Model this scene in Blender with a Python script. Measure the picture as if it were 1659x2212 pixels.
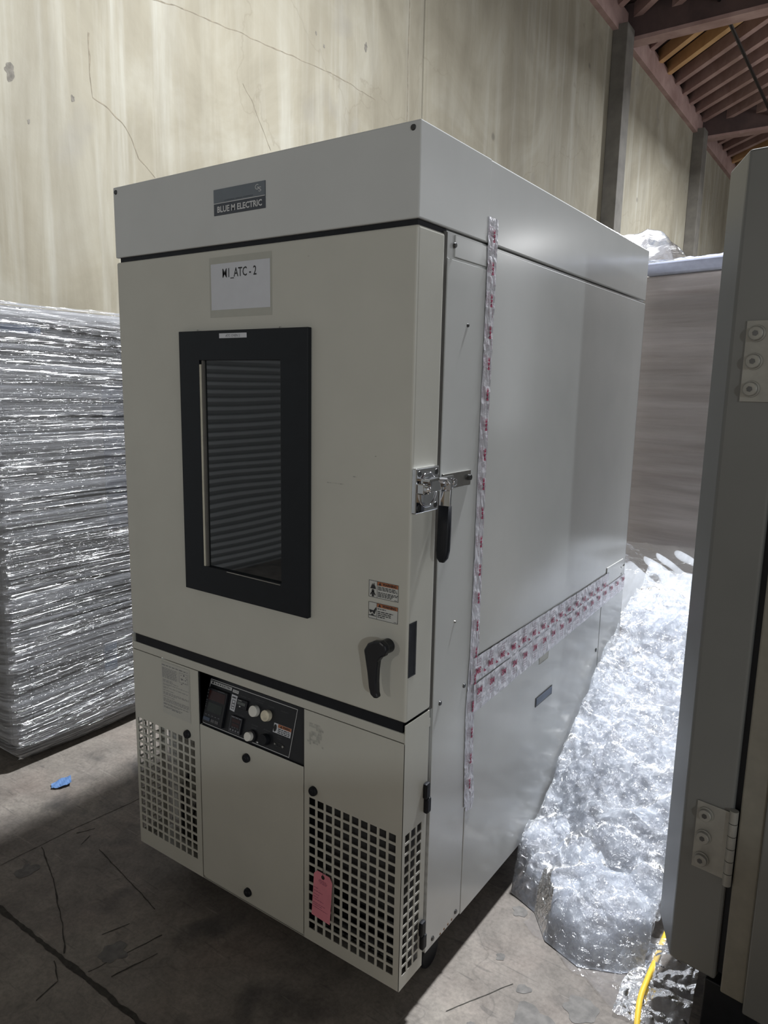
import bpy, bmesh, math, random
from mathutils import Vector, Matrix, noise
random.seed(7)
scn = bpy.context.scene
for o in list(bpy.data.objects): bpy.data.objects.remove(o)
col = scn.collection

# ------------------------------------------------------------------ camera
cam_d = bpy.data.cameras.new('camera'); cam = bpy.data.objects.new('camera', cam_d); col.objects.link(cam)
RT = Vector((0.81828285, 0.57448827, 0.01940128)); UP = Vector((-0.11513363, 0.13073768, 0.98470905))
FW = Vector((-0.56316732, 0.80800426, -0.17312332))
CAM = Vector((1.818472, -1.286436, 1.56078))
M4 = Matrix((RT, UP, -FW)).transposed().to_4x4(); M4.translation = CAM
cam.matrix_world = M4
cam_d.sensor_fit = 'HORIZONTAL'; cam_d.sensor_width = 36; cam_d.lens = 36*1563.29/1659
cam_d.clip_start = 0.05; cam_d.clip_end = 200
scn.camera = cam

# ------------------------------------------------------------------ world, lamps, exposure
w = bpy.data.worlds.new('world'); scn.world = w; w.use_nodes = True
bg = w.node_tree.nodes['Background']; bg.inputs['Color'].default_value = (0.95, 0.97, 1.0, 1); bg.inputs['Strength'].default_value = 0.8
def highbay(loc, power, size=0.42, color=(0.93, 0.96, 1.0)):
    l = bpy.data.lights.new('highbay_lamp', 'AREA'); l.shape = 'DISK'; l.size = size; l.energy = power; l.color = color
    o = bpy.data.objects.new('highbay_lamp', l); o.location = loc; col.objects.link(o)
highbay((1.22, 2.6, 6.4), 900)
highbay((1.22, 14.0, 6.4), 760)
roof_l = bpy.data.lights.new('added_roof_fill', 'POINT'); roof_l.energy = 60; roof_l.shadow_soft_size = .2  # added point light above the second high bay to brighten the roof
roof_o = bpy.data.objects.new('added_roof_fill', roof_l); roof_o.location = (1.22, 14.0, 6.7); col.objects.link(roof_o)
fl2 = bpy.data.lights.new('far_lamp', 'POINT'); fl2.energy = 60; fl2.shadow_soft_size = .16
flo = bpy.data.objects.new('far_lamp', fl2); flo.location = (9.2, 18.0, 5.45); col.objects.link(flo)
# cool flood light far off on the right, ahead of the machines
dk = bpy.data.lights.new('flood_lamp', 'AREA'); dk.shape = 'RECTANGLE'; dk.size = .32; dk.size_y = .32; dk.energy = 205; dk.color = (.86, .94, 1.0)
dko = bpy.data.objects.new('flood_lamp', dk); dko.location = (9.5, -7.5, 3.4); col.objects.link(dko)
fill_l = bpy.data.lights.new('front_fill', 'AREA'); fill_l.shape = 'DISK'; fill_l.size = .4; fill_l.energy = 52; fill_l.color = (1.0, .97, .92)  # added light out of view, lifts the fill on the front faces
fill_o = bpy.data.objects.new('front_fill', fill_l); fill_o.location = (-.6, -8.8, 2.8); col.objects.link(fill_o); fill_o.rotation_euler = (Vector((.5, 0, 1.0))-Vector(fill_o.location)).to_track_quat('-Z', 'Y').to_euler()
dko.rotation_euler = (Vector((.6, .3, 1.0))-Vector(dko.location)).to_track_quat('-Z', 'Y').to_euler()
scn.view_settings.view_transform = 'Standard'; scn.view_settings.look = 'None'
scn.view_settings.exposure = 0.0; scn.view_settings.gamma = 1.0; scn.view_settings.use_curve_mapping = False

# ------------------------------------------------------------------ materials
MATS = {}
def new_mat(name):
    m = bpy.data.materials.new(name); m.use_nodes = True
    nt = m.node_tree; b = nt.nodes['Principled BSDF']
    return m, nt, b
def nd(nt, typ, **kw):
    n = nt.nodes.new(typ)
    for k, v in kw.items(): setattr(n, k, v)
    return n
def mapped(nt, scale=(1,1,1), rot=(0,0,0)):
    tc = nd(nt, 'ShaderNodeTexCoord'); mp = nd(nt, 'ShaderNodeMapping')
    mp.inputs['Scale'].default_value = scale; mp.inputs['Rotation'].default_value = rot
    nt.links.new(tc.outputs['Object'], mp.inputs['Vector']); return mp.outputs['Vector']
def noise_n(nt, vec, scale, detail=4, rough=.55, dist=0):
    n = nd(nt, 'ShaderNodeTexNoise'); n.inputs['Scale'].default_value = scale; n.inputs['Detail'].default_value = detail
    n.inputs['Roughness'].default_value = rough; n.inputs['Distortion'].default_value = dist
    if vec: nt.links.new(vec, n.inputs['Vector'])
    return n.outputs['Fac']
def ramp(nt, fac, stops):
    r = nd(nt, 'ShaderNodeValToRGB'); e = r.color_ramp.elements
    while len(e) < len(stops): e.new(0.5)
    for el, (p, c) in zip(e, stops):
        el.position = p; el.color = (*c, 1) if len(c) == 3 else c
    nt.links.new(fac, r.inputs['Fac']); return r.outputs['Color']
def mixc(nt, mode, fac, a, b):
    m = nd(nt, 'ShaderNodeMix', data_type='RGBA', blend_type=mode)
    if isinstance(fac, (int, float)): m.inputs['Factor'].default_value = fac
    else: nt.links.new(fac, m.inputs['Factor'])
    for s, v in ((6, a), (7, b)):
        if isinstance(v, tuple): m.inputs[s].default_value = (*v, 1)
        else: nt.links.new(v, m.inputs[s])
    return m.outputs[2]
def bump(nt, b, h, strength=.2, dist=.002):
    n = nd(nt, 'ShaderNodeBump'); n.inputs['Strength'].default_value = strength; n.inputs['Distance'].default_value = dist
    nt.links.new(h, n.inputs['Height']); nt.links.new(n.outputs['Normal'], b.inputs['Normal']); return n
def simple(name, c, rough=.5, metal=0., var=.06, vscale=30., bmp=0., bscale=400., spec=.5, coat=0.):
    if name in MATS: return MATS[name]
    m, nt, b = new_mat(name)
    v = mapped(nt)
    f = noise_n(nt, v, vscale, 3)
    lo = tuple(max(0, x*(1-var)) for x in c); hi = tuple(min(1, x*(1+var)) for x in c)
    nt.links.new(ramp(nt, f, [(.3, lo), (.7, hi)]), b.inputs['Base Color'])
    b.inputs['Roughness'].default_value = rough; b.inputs['Metallic'].default_value = metal
    b.inputs['Specular IOR Level'].default_value = spec; b.inputs['Coat Weight'].default_value = coat
    if bmp: bump(nt, b, noise_n(nt, v, bscale, 2), bmp, .0006)
    MATS[name] = m; return m
PAINT = simple('beige_paint', (.50, .49, .435), .42, var=.03, vscale=6, bmp=.10, bscale=500, spec=.4)
PAINT_G = simple('beige_gloss_paint', (.55, .555, .54), .17, var=.03, vscale=5, bmp=.06, bscale=420, spec=.6)
PAINT2 = simple('grey_door_paint', (.155, .155, .145), .38, var=.04, vscale=5, bmp=.1)
BLACK = simple('black_rubber', (.010, .011, .014), .5, var=.2, spec=.25)
BLACKP = simple('black_panel', (.008, .009, .012), .35, var=.2)
FRAMEB = simple('black_frame', (.006, .008, .011), .45, var=.1, spec=.3)
CHROME = simple('chrome', (.75, .76, .78), .08, 1., var=.02)
STEEL = simple('brushed_steel', (.36, .355, .335), .33, 1., var=.08, vscale=60)
DSTEEL = simple('dark_steel', (.10, .10, .10), .35, 1., var=.1)
WHITE = simple('white_button', (.72, .70, .64), .4, var=.05)
YELLOWED = simple('yellowed_button', (.66, .60, .46), .4, var=.25, vscale=60)
PAPER = simple('paper', (.56, .57, .60), .6, var=.02)
LABELW = simple('label_white', (.50, .50, .47), .5, var=.03)
LAM = simple('clear_tape', (.40, .395, .345), .3, var=.03)
INK = simple('ink_black', (.02, .02, .022), .6, var=.1)
GREYINK = simple('ink_grey', (.17, .17, .19), .6, var=.1)
WINK = simple('ink_white', (.55, .55, .55), .5, var=.03)
DIMINK = simple('ink_dim', (.08, .08, .085), .5, var=.03)
ORANGE = simple('warning_orange', (.35, .12, .05), .5, var=.15, vscale=200)
PLATE_G = simple('plate_grey', (.14, .16, .18), .4, var=.04)
PLATE_D = simple('plate_dark', (.055, .062, .075), .4, var=.04)
REDINK = simple('ink_red', (.36, .03, .09), .5, var=.15)
PALEINK = simple('ink_pale', (.42, .30, .36), .5, var=.2, vscale=300)
PINK = simple('pink_card', (.66, .22, .27), .7, var=.06)
REDD = simple('display_red', (.030, .010, .010), .2, var=.1)
GRND = simple('display_green', (.018, .023, .020), .2, var=.1)
LCD = simple('lcd_grey', (.10, .11, .105), .3, var=.1)
BLUEB = simple('button_blue', (.05, .07, .11), .4, var=.1)
BLUE = simple('blue_tape', (.10, .19, .38), .6, var=.1)
YELLOW = simple('yellow_cord', (.75, .50, .05), .4, var=.08)
GASK = simple('grey_gasket', (.10, .095, .085), .6, var=.1)
SCUFF = simple('scuff_grey', (.38, .375, .335), .6, var=.25, vscale=120)
RUST = simple('rust', (.16, .08, .03), .8, var=.4, vscale=150)
PALE = simple('pale_strip', (.55, .52, .42), .5, var=.1)
COIL = simple('dark_coil', (.05, .05, .05), .5, var=.3)
NAVY = simple('navy_panel', (.10, .13, .19), .5, var=.15)
WRAPGREY = simple('wrapped_cabinet_grey', (.25, .25, .25), .5, var=.08, vscale=3)

def foil_mat():
    m, nt, b = new_mat('foil_tape'); v = mapped(nt)
    f = noise_n(nt, v, 40, 3)
    nt.links.new(ramp(nt, f, [(.3, (.60, .59, .63)), (.7, (.72, .71, .75))]), b.inputs['Base Color'])
    b.inputs['Roughness'].default_value = .38; b.inputs['Metallic'].default_value = .35
    bump(nt, b, noise_n(nt, v, 55, 4, .6, 1.5), .35, .004)
    return m
FOIL = foil_mat()

def glass_mat():
    m, nt, b = new_mat('dark_window_glass'); v = mapped(nt, (2.5, 1, 5))
    b.inputs['Base Color'].default_value = (.004, .006, .007, 1); b.inputs['Roughness'].default_value = .025
    b.inputs['IOR'].default_value = 1.75
    bump(nt, b, noise_n(nt, v, 1.0, 0, .4, 0), .12, .006)
    return m
GLASS = glass_mat()

def concrete_wall():
    m, nt, b = new_mat('concrete_wall')
    v = mapped(nt); vs = mapped(nt, (1, 1.0, .05)); vs2 = mapped(nt, (1, 1, .16))
    base = ramp(nt, noise_n(nt, v, .75, 7, .62, 1.2), [(.25, (.34, .305, .23)), (.5, (.46, .42, .325)), (.75, (.56, .53, .44))])
    st = noise_n(nt, vs, 5.5, 5, .62, .25)
    zone = ramp(nt, noise_n(nt, v, .28, 2, .5, .2), [(.42, (.12, .12, .12)), (.60, (1, 1, 1))])
    sx = nd(nt, 'ShaderNodeSeparateXYZ'); nt.links.new(v, sx.inputs[0]); my = nd(nt, 'ShaderNodeMapRange'); nt.links.new(sx.outputs['Y'], my.inputs[0])
    my.inputs[1].default_value = 2.75; my.inputs[2].default_value = 2.2; my.inputs[3].default_value = 0; my.inputs[4].default_value = 1
    zone = mixc(nt, 'LIGHTEN', 1., zone, my.outputs[0])
    c = mixc(nt, 'MIX', mixc(nt, 'MULTIPLY', 1., ramp(nt, st, [(.50, (0,0,0)), (.70, (.8,.8,.8))]), zone), base, (.66, .64, .56))
    st2 = noise_n(nt, vs2, 1.6, 6, .65, .8)
    c = mixc(nt, 'MIX', ramp(nt, st2, [(.48, (0,0,0)), (.78, (.70,.70,.70))]), c, (.27, .235, .17))
    blot = noise_n(nt, v, 1.7, 3, .5, .4)
    c = mixc(nt, 'MIX', ramp(nt, blot, [(.66, (0,0,0)), (.80, (.55,.55,.55))]), c, (.36, .34, .31))
    vo = nd(nt, 'ShaderNodeTexVoronoi', feature='DISTANCE_TO_EDGE'); vo.inputs['Scale'].default_value = .42
    vd = nd(nt, 'ShaderNodeVectorMath', operation='ADD'); nz = nd(nt, 'ShaderNodeTexNoise'); nz.inputs['Scale'].default_value = 1.5; nz.inputs['Detail'].default_value = 5
    nt.links.new(v, nz.inputs['Vector']); nt.links.new(v, vd.inputs[0]); nt.links.new(nz.outputs['Color'], vd.inputs[1]); nt.links.new(vd.outputs[0], vo.inputs['Vector'])
    c = mixc(nt, 'MIX', ramp(nt, vo.outputs['Distance'], [(0, (.38,.38,.38)), (.004, (0,0,0))]), c, (.30, .26, .19))
    pock = nd(nt, 'ShaderNodeTexVoronoi'); pock.inputs['Scale'].default_value = 1.1; nt.links.new(v, pock.inputs['Vector'])
    c = mixc(nt, 'MIX', ramp(nt, pock.outputs['Distance'], [(.03, (.6,.6,.6)), (.06, (0,0,0))]), c, (.20, .18, .15))
    c = mixc(nt, 'MULTIPLY', 1., c, (.64, .64, .635)); nt.links.new(c, b.inputs['Base Color']); b.inputs['Roughness'].default_value = .8; b.inputs['Specular IOR Level'].default_value = .25
    bump(nt, b, noise_n(nt, v, 12, 6, .6), .25, .01)
    return m
WALLM = concrete_wall()

def concrete_floor():
    m, nt, b = new_mat('concrete_floor')
    v = mapped(nt)
    base = ramp(nt, noise_n(nt, v, 1.6, 7, .62, .5), [(.25, (.15, .13, .115)), (.5, (.23, .205, .18)), (.75, (.32, .29, .25))])
    pink = noise_n(nt, v, 3.1, 3, .5, .2)
    c = mixc(nt, 'MIX', ramp(nt, pink, [(.5, (0,0,0)), (.75, (.35,.35,.35))]), base, (.28, .215, .18))
    blot = noise_n(nt, v, 4.2, 4, .5, .3)
    c = mixc(nt, 'MIX', ramp(nt, blot, [(.58, (0,0,0)), (.70, (.75,.75,.75))]), c, (.085, .08, .078))
    for sc, rz in (((2.2, 24, 1), .5), ((3.0, 22, 1), -.75), ((1.6, 26, 1), 1.3)):
        s = noise_n(nt, mapped(nt, sc, (0, 0, rz)), 2.4, 3, .6, .5)
        c = mixc(nt, 'MIX', ramp(nt, s, [(.64, (0,0,0)), (.73, (.5,.5,.5))]), c, (.10, .092, .085))
    s = noise_n(nt, mapped(nt, (1.3, 34, 1), (0, 0, -.9)), 2.6, 3, .6, .4)
    c = mixc(nt, 'MIX', ramp(nt, s, [(.66, (0,0,0)), (.74, (.5,.5,.5))]), c, (.42, .39, .34))
    c = mixc(nt, 'MULTIPLY', .8, c, ramp(nt, noise_n(nt, v, 10, 8, .72, .6), [(.30, (.50, .50, .50)), (.62, (1.0, 1.0, 1.0))]))
    spk = noise_n(nt, v, 90, 2, .6)
    c = mixc(nt, 'MULTIPLY', 1., c, (1.02, 1.02, 1.02)); c = mixc(nt, 'MULTIPLY', .55, c, ramp(nt, spk, [(.3, (.62,.62,.62)), (.6, (1,1,1))]))
    vo = nd(nt, 'ShaderNodeTexVoronoi', feature='DISTANCE_TO_EDGE'); vo.inputs['Scale'].default_value = .9
    vd = nd(nt, 'ShaderNodeVectorMath', operation='ADD'); nz = nd(nt, 'ShaderNodeTexNoise'); nz.inputs['Scale'].default_value = 2.; nz.inputs['Detail'].default_value = 4
    nt.links.new(v, nz.inputs['Vector']); nt.links.new(v, vd.inputs[0]); nt.links.new(nz.outputs['Color'], vd.inputs[1]); nt.links.new(vd.outputs[0], vo.inputs['Vector'])
    c = mixc(nt, 'MIX', ramp(nt, vo.outputs['Distance'], [(0, (.30,.30,.30)), (.003, (0,0,0))]), c, (.07, .065, .06))
    nt.links.new(c, b.inputs['Base Color']); b.inputs['Roughness'].default_value = .62; b.inputs['Specular IOR Level'].default_value = .3
    bump(nt, b, noise_n(nt, v, 35, 5, .65), .25, .004)
    return m
FLOORM = concrete_floor()
FILLER = simple('joint_filler', (.038, .034, .028), .9, var=.4, vscale=60)

def wood(name, lo, hi):
    m, nt, b = new_mat(name); v = mapped(nt, (1, 1, 1))
    g = noise_n(nt, v, 2.2, 6, .6, .4)
    nt.links.new(ramp(nt, g, [(.3, lo), (.7, hi)]), b.inputs['Base Color']); b.inputs['Roughness'].default_value = .75
    bump(nt, b, noise_n(nt, v, 14, 5), .2, .01)
    return m
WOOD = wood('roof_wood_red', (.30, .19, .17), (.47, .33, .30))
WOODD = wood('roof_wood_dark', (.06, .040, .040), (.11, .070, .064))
WOODO = wood('roof_wood_ochre', (.50, .30, .14), (.68, .43, .21))

def film_mat(name, srot=0., slo=.35, shi=.7, fac_lo=.10, fac_hi=.55, tint=(.92, .94, 1.0), rough=.12, stretch=(1,1,1), bscale=30, bstr=.6, bdist=.01, gadd=.0, streak=None, ior=1.5):
    m = bpy.data.materials.new(name); m.use_nodes = True; nt = m.node_tree; nt.nodes.clear()
    out = nd(nt, 'ShaderNodeOutputMaterial')
    tr = nd(nt, 'ShaderNodeBsdfTransparent'); tr.inputs['Color'].default_value = (.99, .99, 1, 1)
    gl = nd(nt, 'ShaderNodeBsdfGlossy'); gl.inputs['Roughness'].default_value = rough; gl.inputs['Color'].default_value = (1, 1, 1, 1)
    di = nd(nt, 'ShaderNodeBsdfDiffuse'); di.inputs['Color'].default_value = (*tint, 1)
    tl = nd(nt, 'ShaderNodeBsdfTranslucent'); tl.inputs['Color'].default_value = (*tint, 1)
    v = mapped(nt, stretch, (srot, 0, 0))
    bm_ = nd(nt, 'ShaderNodeBump'); bm_.inputs['Strength'].default_value = bstr; bm_.inputs['Distance'].default_value = bdist
    nt.links.new(noise_n(nt, v, bscale, 4, .6, .8), bm_.inputs['Height'])
    for s in (gl,): nt.links.new(bm_.outputs['Normal'], s.inputs['Normal'])
    m1 = nd(nt, 'ShaderNodeMixShader'); m1.inputs[0].default_value = .5
    nt.links.new(di.outputs[0], m1.inputs[1]); nt.links.new(tl.outputs[0], m1.inputs[2])
    # milky scatter versus clear
    m2 = nd(nt, 'ShaderNodeMixShader')
    f = noise_n(nt, mapped(nt, streak or stretch, (srot, 0, 0)), bscale*.35, 5, .65, .4)
    r = nd(nt, 'ShaderNodeMapRange'); r.inputs[1].default_value = slo; r.inputs[2].default_value = shi
    r.inputs[3].default_value = fac_lo; r.inputs[4].default_value = fac_hi
    nt.links.new(f, r.inputs[0]); nt.links.new(r.outputs[0], m2.inputs[0])
    nt.links.new(tr.outputs[0], m2.inputs[1]); nt.links.new(m1.outputs[0], m2.inputs[2])
    fr = nd(nt, 'ShaderNodeFresnel'); fr.inputs['IOR'].default_value = ior
    ga = nd(nt, 'ShaderNodeMath', operation='ADD', use_clamp=True); nt.links.new(fr.outputs[0], ga.inputs[0]); ga.inputs[1].default_value = gadd
    m3 = nd(nt, 'ShaderNodeMixShader'); nt.links.new(ga.outputs[0], m3.inputs[0])
    nt.links.new(m2.outputs[0], m3.inputs[1]); nt.links.new(gl.outputs[0], m3.inputs[2])
    nt.links.new(m3.outputs[0], out.inputs['Surface'])
    return m
FILM_WRAP = film_mat('stretch_wrap_film', -.13, .44, .66, .04, .40, rough=.18, stretch=(.35, .35, 24), bscale=3.6, bstr=1.0, bdist=.05, streak=(.4, .45, 50), ior=1.6, gadd=.08)
FILM_HEAP = film_mat('crumpled_film', 0., .40, .64, .13, .50, tint=(.84, .90, 1.0), rough=.26, bscale=44, bstr=1.0, bdist=.020, ior=1.25, gadd=.10)
FILM_FLAT = film_mat('flat_film', 0., .35, .7, .04, .12, tint=(.5, .5, .52), rough=.12, bscale=14, bstr=.7, bdist=.01)
FILM_DRAPE = film_mat('drape_film', 0., .42, .66, .05, .24, tint=(.80, .86, 1.0), rough=.05, bscale=5, bstr=.4, bdist=.02, ior=1.08, gadd=.0, streak=(2.5, .6, 1))
FILM_SHEET = film_mat('sheet_film', 0., .38, .62, .42, .75, tint=(.88, .93, 1.0), rough=.2, bscale=6, bstr=.6, bdist=.03, ior=1.12, gadd=.02, streak=(2.2, .5, 1))
FILM_LOAD = film_mat('load_film', 0., .35, .7, .02, .12, tint=(.8, .8, .85), rough=.2, stretch=(1, 1, 14), bscale=4, bstr=.5, bdist=.01)

def brown_mat():
    m, nt, b = new_mat('brown_cardboard'); v = mapped(nt, (.5, .5, 9))
    nt.links.new(ramp(nt, noise_n(nt, v, 3, 6, .65, .3), [(.25, (.38, .325, .30)), (.5, (.48, .43, .405)), (.75, (.57, .52, .50))]), b.inputs['Base Color'])
    b.inputs['Roughness'].default_value = .55
    return m
BROWN = brown_mat()
ROLLM = simple('roll_door_steel', (.42, .43, .43), .5, var=.05, vscale=8)

# ------------------------------------------------------------------ mesh helpers
class MB:
    def __init__(s): s.v = []; s.f = []
    def add(s, vs, fs):
        n = len(s.v); s.v += [tuple(p) for p in vs]; s.f += [tuple(i+n for i in f) for f in fs]; return s
    def box(s, x0, x1, y0, y1, z0, z1):
        return s.add([(x,y,z) for z in (z0,z1) for y in (y0,y1) for x in (x0,x1)], [(0,2,3,1),(4,5,7,6),(0,1,5,4),(2,6,7,3),(0,4,6,2),(1,3,7,5)])
    def quad(s, a, b, c, d): return s.add([a,b,c,d], [(0,1,2,3)])
    def ring(s, p0, p1, r0, r1=None, n=20, cap=True):
        p0 = Vector(p0); p1 = Vector(p1); r1 = r0 if r1 is None else r1
        a = (p1-p0).normalized(); u = a.orthogonal().normalized(); w_ = a.cross(u)
        vs = []
        for p, r in ((p0, r0), (p1, r1)):
            for k in range(n):
                t = 2*math.pi*k/n; vs.append(p+(u*math.cos(t)+w_*math.sin(t))*r)
        fs = [(k, (k+1)%n, n+(k+1)%n, n+k) for k in range(n)]
        if cap: fs += [tuple(range(n-1, -1, -1)), tuple(range(n, 2*n))]
        return s.add(vs, fs)
    def tube(s, pts, r, n=10):
        pts = [Vector(p) for p in pts]; vs = []; fs = []; u = None
        for i, p in enumerate(pts):
            d = (pts[min(i+1, len(pts)-1)]-pts[max(i-1, 0)]).normalized()
            u = d.orthogonal().normalized() if u is None else (u-d*u.dot(d)).normalized()
            w_ = d.cross(u); rr = r[i] if isinstance(r, (list, tuple)) else r
            for k in range(n):
                t = 2*math.pi*k/n; vs.append(p+(u*math.cos(t)+w_*math.sin(t))*rr)
        for i in range(len(pts)-1):
            for k in range(n): fs.append((i*n+k, i*n+(k+1)%n, (i+1)*n+(k+1)%n, (i+1)*n+k))
        fs += [tuple(range(n-1, -1, -1)), tuple(range((len(pts)-1)*n, len(pts)*n))]
        return s.add(vs, fs)
    def torus(s, c, axis, R, r, n=32, k=8):
        c = Vector(c); a = Vector(axis).normalized(); u = a.orthogonal().normalized(); w_ = a.cross(u); vs = []; fs = []
        for i in range(n):
            t = 2*math.pi*i/n; d = u*math.cos(t)+w_*math.sin(t)
            for j in range(k):
                q = 2*math.pi*j/k; vs.append(c+d*(R+r*math.cos(q))+a*(r*math.sin(q)))
        for i in range(n):
            for j in range(k): fs.append((i*k+j, ((i+1)%n)*k+j, ((i+1)%n)*k+(j+1)%k, i*k+(j+1)%k))
        return s.add(vs, fs)
    def lathe(s, p, axis, prof, n=20):
        p = Vector(p); a = Vector(axis).normalized(); u = a.orthogonal().normalized(); w_ = a.cross(u); vs = []; fs = []
        for t, r in prof:
            for k in range(n):
                q = 2*math.pi*k/n; vs.append(p+a*t+(u*math.cos(q)+w_*math.sin(q))*r)
        for i in range(len(prof)-1):
            for k in range(n): fs.append((i*n+k, i*n+(k+1)%n, (i+1)*n+(k+1)%n, (i+1)*n+k))
        fs += [tuple(range(n-1, -1, -1)), tuple(range((len(prof)-1)*n, len(prof)*n))]
        return s.add(vs, fs)
    def prism(s, poly, fn, t0, t1):
        n = len(poly); vs = [fn(a, b, t0) for a, b in poly]+[fn(a, b, t1) for a, b in poly]
        return s.add(vs, [tuple(range(n-1, -1, -1)), tuple(range(n, 2*n))]+[(i, (i+1)%n, n+(i+1)%n, n+i) for i in range(n)])
    def perforated(s, fn, u0, u1, v0, v1, hu0, hu1, nu, hv0, hv1, nv, fill, t):
        def edges(a0, a1, h0, h1, n):
            p = (h1-h0)/(n-1+fill) if n > 1 else (h1-h0); e = [a0]
            for i in range(n): e += [h0+i*p, h0+i*p+p*fill]
            return e+[a1]
        U = edges(u0, u1, hu0, hu1, nu); V = edges(v0, v1, hv0, hv1, nv); nU = len(U); nV = len(V); N = nU*nV
        vs = [fn(u, v, d) for d in (0, t) for v in V for u in U]; fs = []
        ix = lambda i, j, d: d*N+j*nU+i
        solid = lambda i, j: 0 <= i < nU-1 and 0 <= j < nV-1 and not (i % 2 == 1 and j % 2 == 1)
        for j in range(nV-1):
            for i in range(nU-1):
                if not solid(i, j): continue
                fs += [(ix(i,j,0), ix(i+1,j,0), ix(i+1,j+1,0), ix(i,j+1,0)), (ix(i,j,1), ix(i,j+1,1), ix(i+1,j+1,1), ix(i+1,j,1))]
                for (di, dj, a, b_) in ((-1,0,(i,j+1),(i,j)), (1,0,(i+1,j),(i+1,j+1)), (0,-1,(i,j),(i+1,j)), (0,1,(i+1,j+1),(i,j+1))):
                    if not solid(i+di, j+dj): fs.append((ix(*b_,0), ix(*a,0), ix(*a,1), ix(*b_,1)))
        return s.add(vs, fs)
    def build(s, name, mat, parent=None, bevel=0, smooth=False, seg=2):
        me = bpy.data.meshes.new(name); me.from_pydata(s.v, [], s.f); me.validate(); me.update()
        bm = bmesh.new(); bm.from_mesh(me); bmesh.ops.recalc_face_normals(bm, faces=bm.faces); bm.to_mesh(me); bm.free()
        o = bpy.data.objects.new(name, me); me.materials.append(mat); col.objects.link(o)
        if name in ('printed_text', 'scuff', 'sticker_residue', 'outline'): o['kind'] = 'stuff'
        if smooth: me.polygons.foreach_set('use_smooth', [True]*len(me.polygons))
        if bevel:
            b = o.modifiers.new('bevel', 'BEVEL'); b.width = bevel; b.segments = seg; b.limit_method = 'ANGLE'; b.angle_limit = math.radians(40)
        if parent:
            o.parent = parent
            if parent.type == 'EMPTY' and not parent.get('local_build'):
                o.matrix_parent_inverse = Matrix.Translation(-Vector(parent.location))
        return o
def B(*a): return MB().box(*a)
def empty(name, loc, label, cat, group=None, rotz=0, local=False):
    o = bpy.data.objects.new(name, None); o.location = loc; o.rotation_euler = (0, 0, rotz); o.empty_display_size = .1; col.objects.link(o)
    o['label'] = label; o['category'] = cat
    if group: o['group'] = group
    if local: o['local_build'] = 1
    return o
def tag(o, label, cat, group=None):
    o['label'] = label; o['category'] = cat
    if group: o['group'] = group
    return o
def struct(o, kind='structure'): o['kind'] = kind; return o
TXT = {}
def text2d(s, bold=0., slant=0.):
    k = (s, bold, slant)
    if k in TXT: return TXT[k]
    cu = bpy.data.curves.new('t', 'FONT'); cu.body = s; cu.size = 1; cu.offset = bold; cu.shear = slant; cu.resolution_u = 2; cu.fill_mode = 'FRONT'
    ob = bpy.data.objects.new('t', cu); col.objects.link(ob)
    dg = bpy.context.evaluated_depsgraph_get(); me = ob.evaluated_get(dg).to_mesh()
    vs = [(v.co.x, v.co.y) for v in me.vertices]; fs = [tuple(p.vertices) for p in me.polygons]
    ob.evaluated_get(dg).to_mesh_clear(); bpy.data.objects.remove(ob); bpy.data.curves.remove(cu)
    x0 = min(v[0] for v in vs); x1 = max(v[0] for v in vs); y0 = min(v[1] for v in vs); y1 = max(v[1] for v in vs)
    vs = [((x-x0)/(x1-x0), (y-y0)/(y1-y0)) for x, y in vs]
    TXT[k] = (vs, fs); return TXT[k]
def put_text(mb, s, fn, u0, v0, u1, v1, bold=0., slant=0.):
    vs, fs = text2d(s, bold, slant)
    mb.add([fn(u0+a*(u1-u0), v0+b*(v1-v0)) for a, b in vs], fs)
def rect(mb, fn, u0, v0, u1, v1): mb.quad(fn(u0, v0), fn(u1, v0), fn(u1, v1), fn(u0, v1))
def scribble(mb, fn, u0, u1, v, h, word=.006):
    u = u0
    while u < u1-1e-4:
        L = min(word*random.uniform(.4, 1.3), u1-u); rect(mb, fn, u, v, u+L, v+h); u += L+word*.25
def border(mb, fn, u0, v0, u1, v1, t):
    rect(mb, fn, u0, v0, u1, v0+t); rect(mb, fn, u0, v1-t, u1, v1); rect(mb, fn, u0, v0+t, u0+t, v1-t); rect(mb, fn, u1-t, v0+t, u1, v1-t)
FR = lambda d: (lambda u, v: (u, -d, v))            # on the front plane, proud by d
W = .993; D = 1.605
SD = lambda d: (lambda u, v: (W+d, u, v))           # on the right side plane

# ================================================================== THE SETTING
JY = -.355
fl = struct(B(-2.6, 12, -9, 32, -.30, -.02).build('floor', FILLER))
MB().box(-2.6, 12, JY+.004, 32, -.06, 0).build('slab', FLOORM, fl)
MB().box(-2.6, 12, -9, JY-.004, -.06, 0).build('slab', FLOORM, fl)
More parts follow.
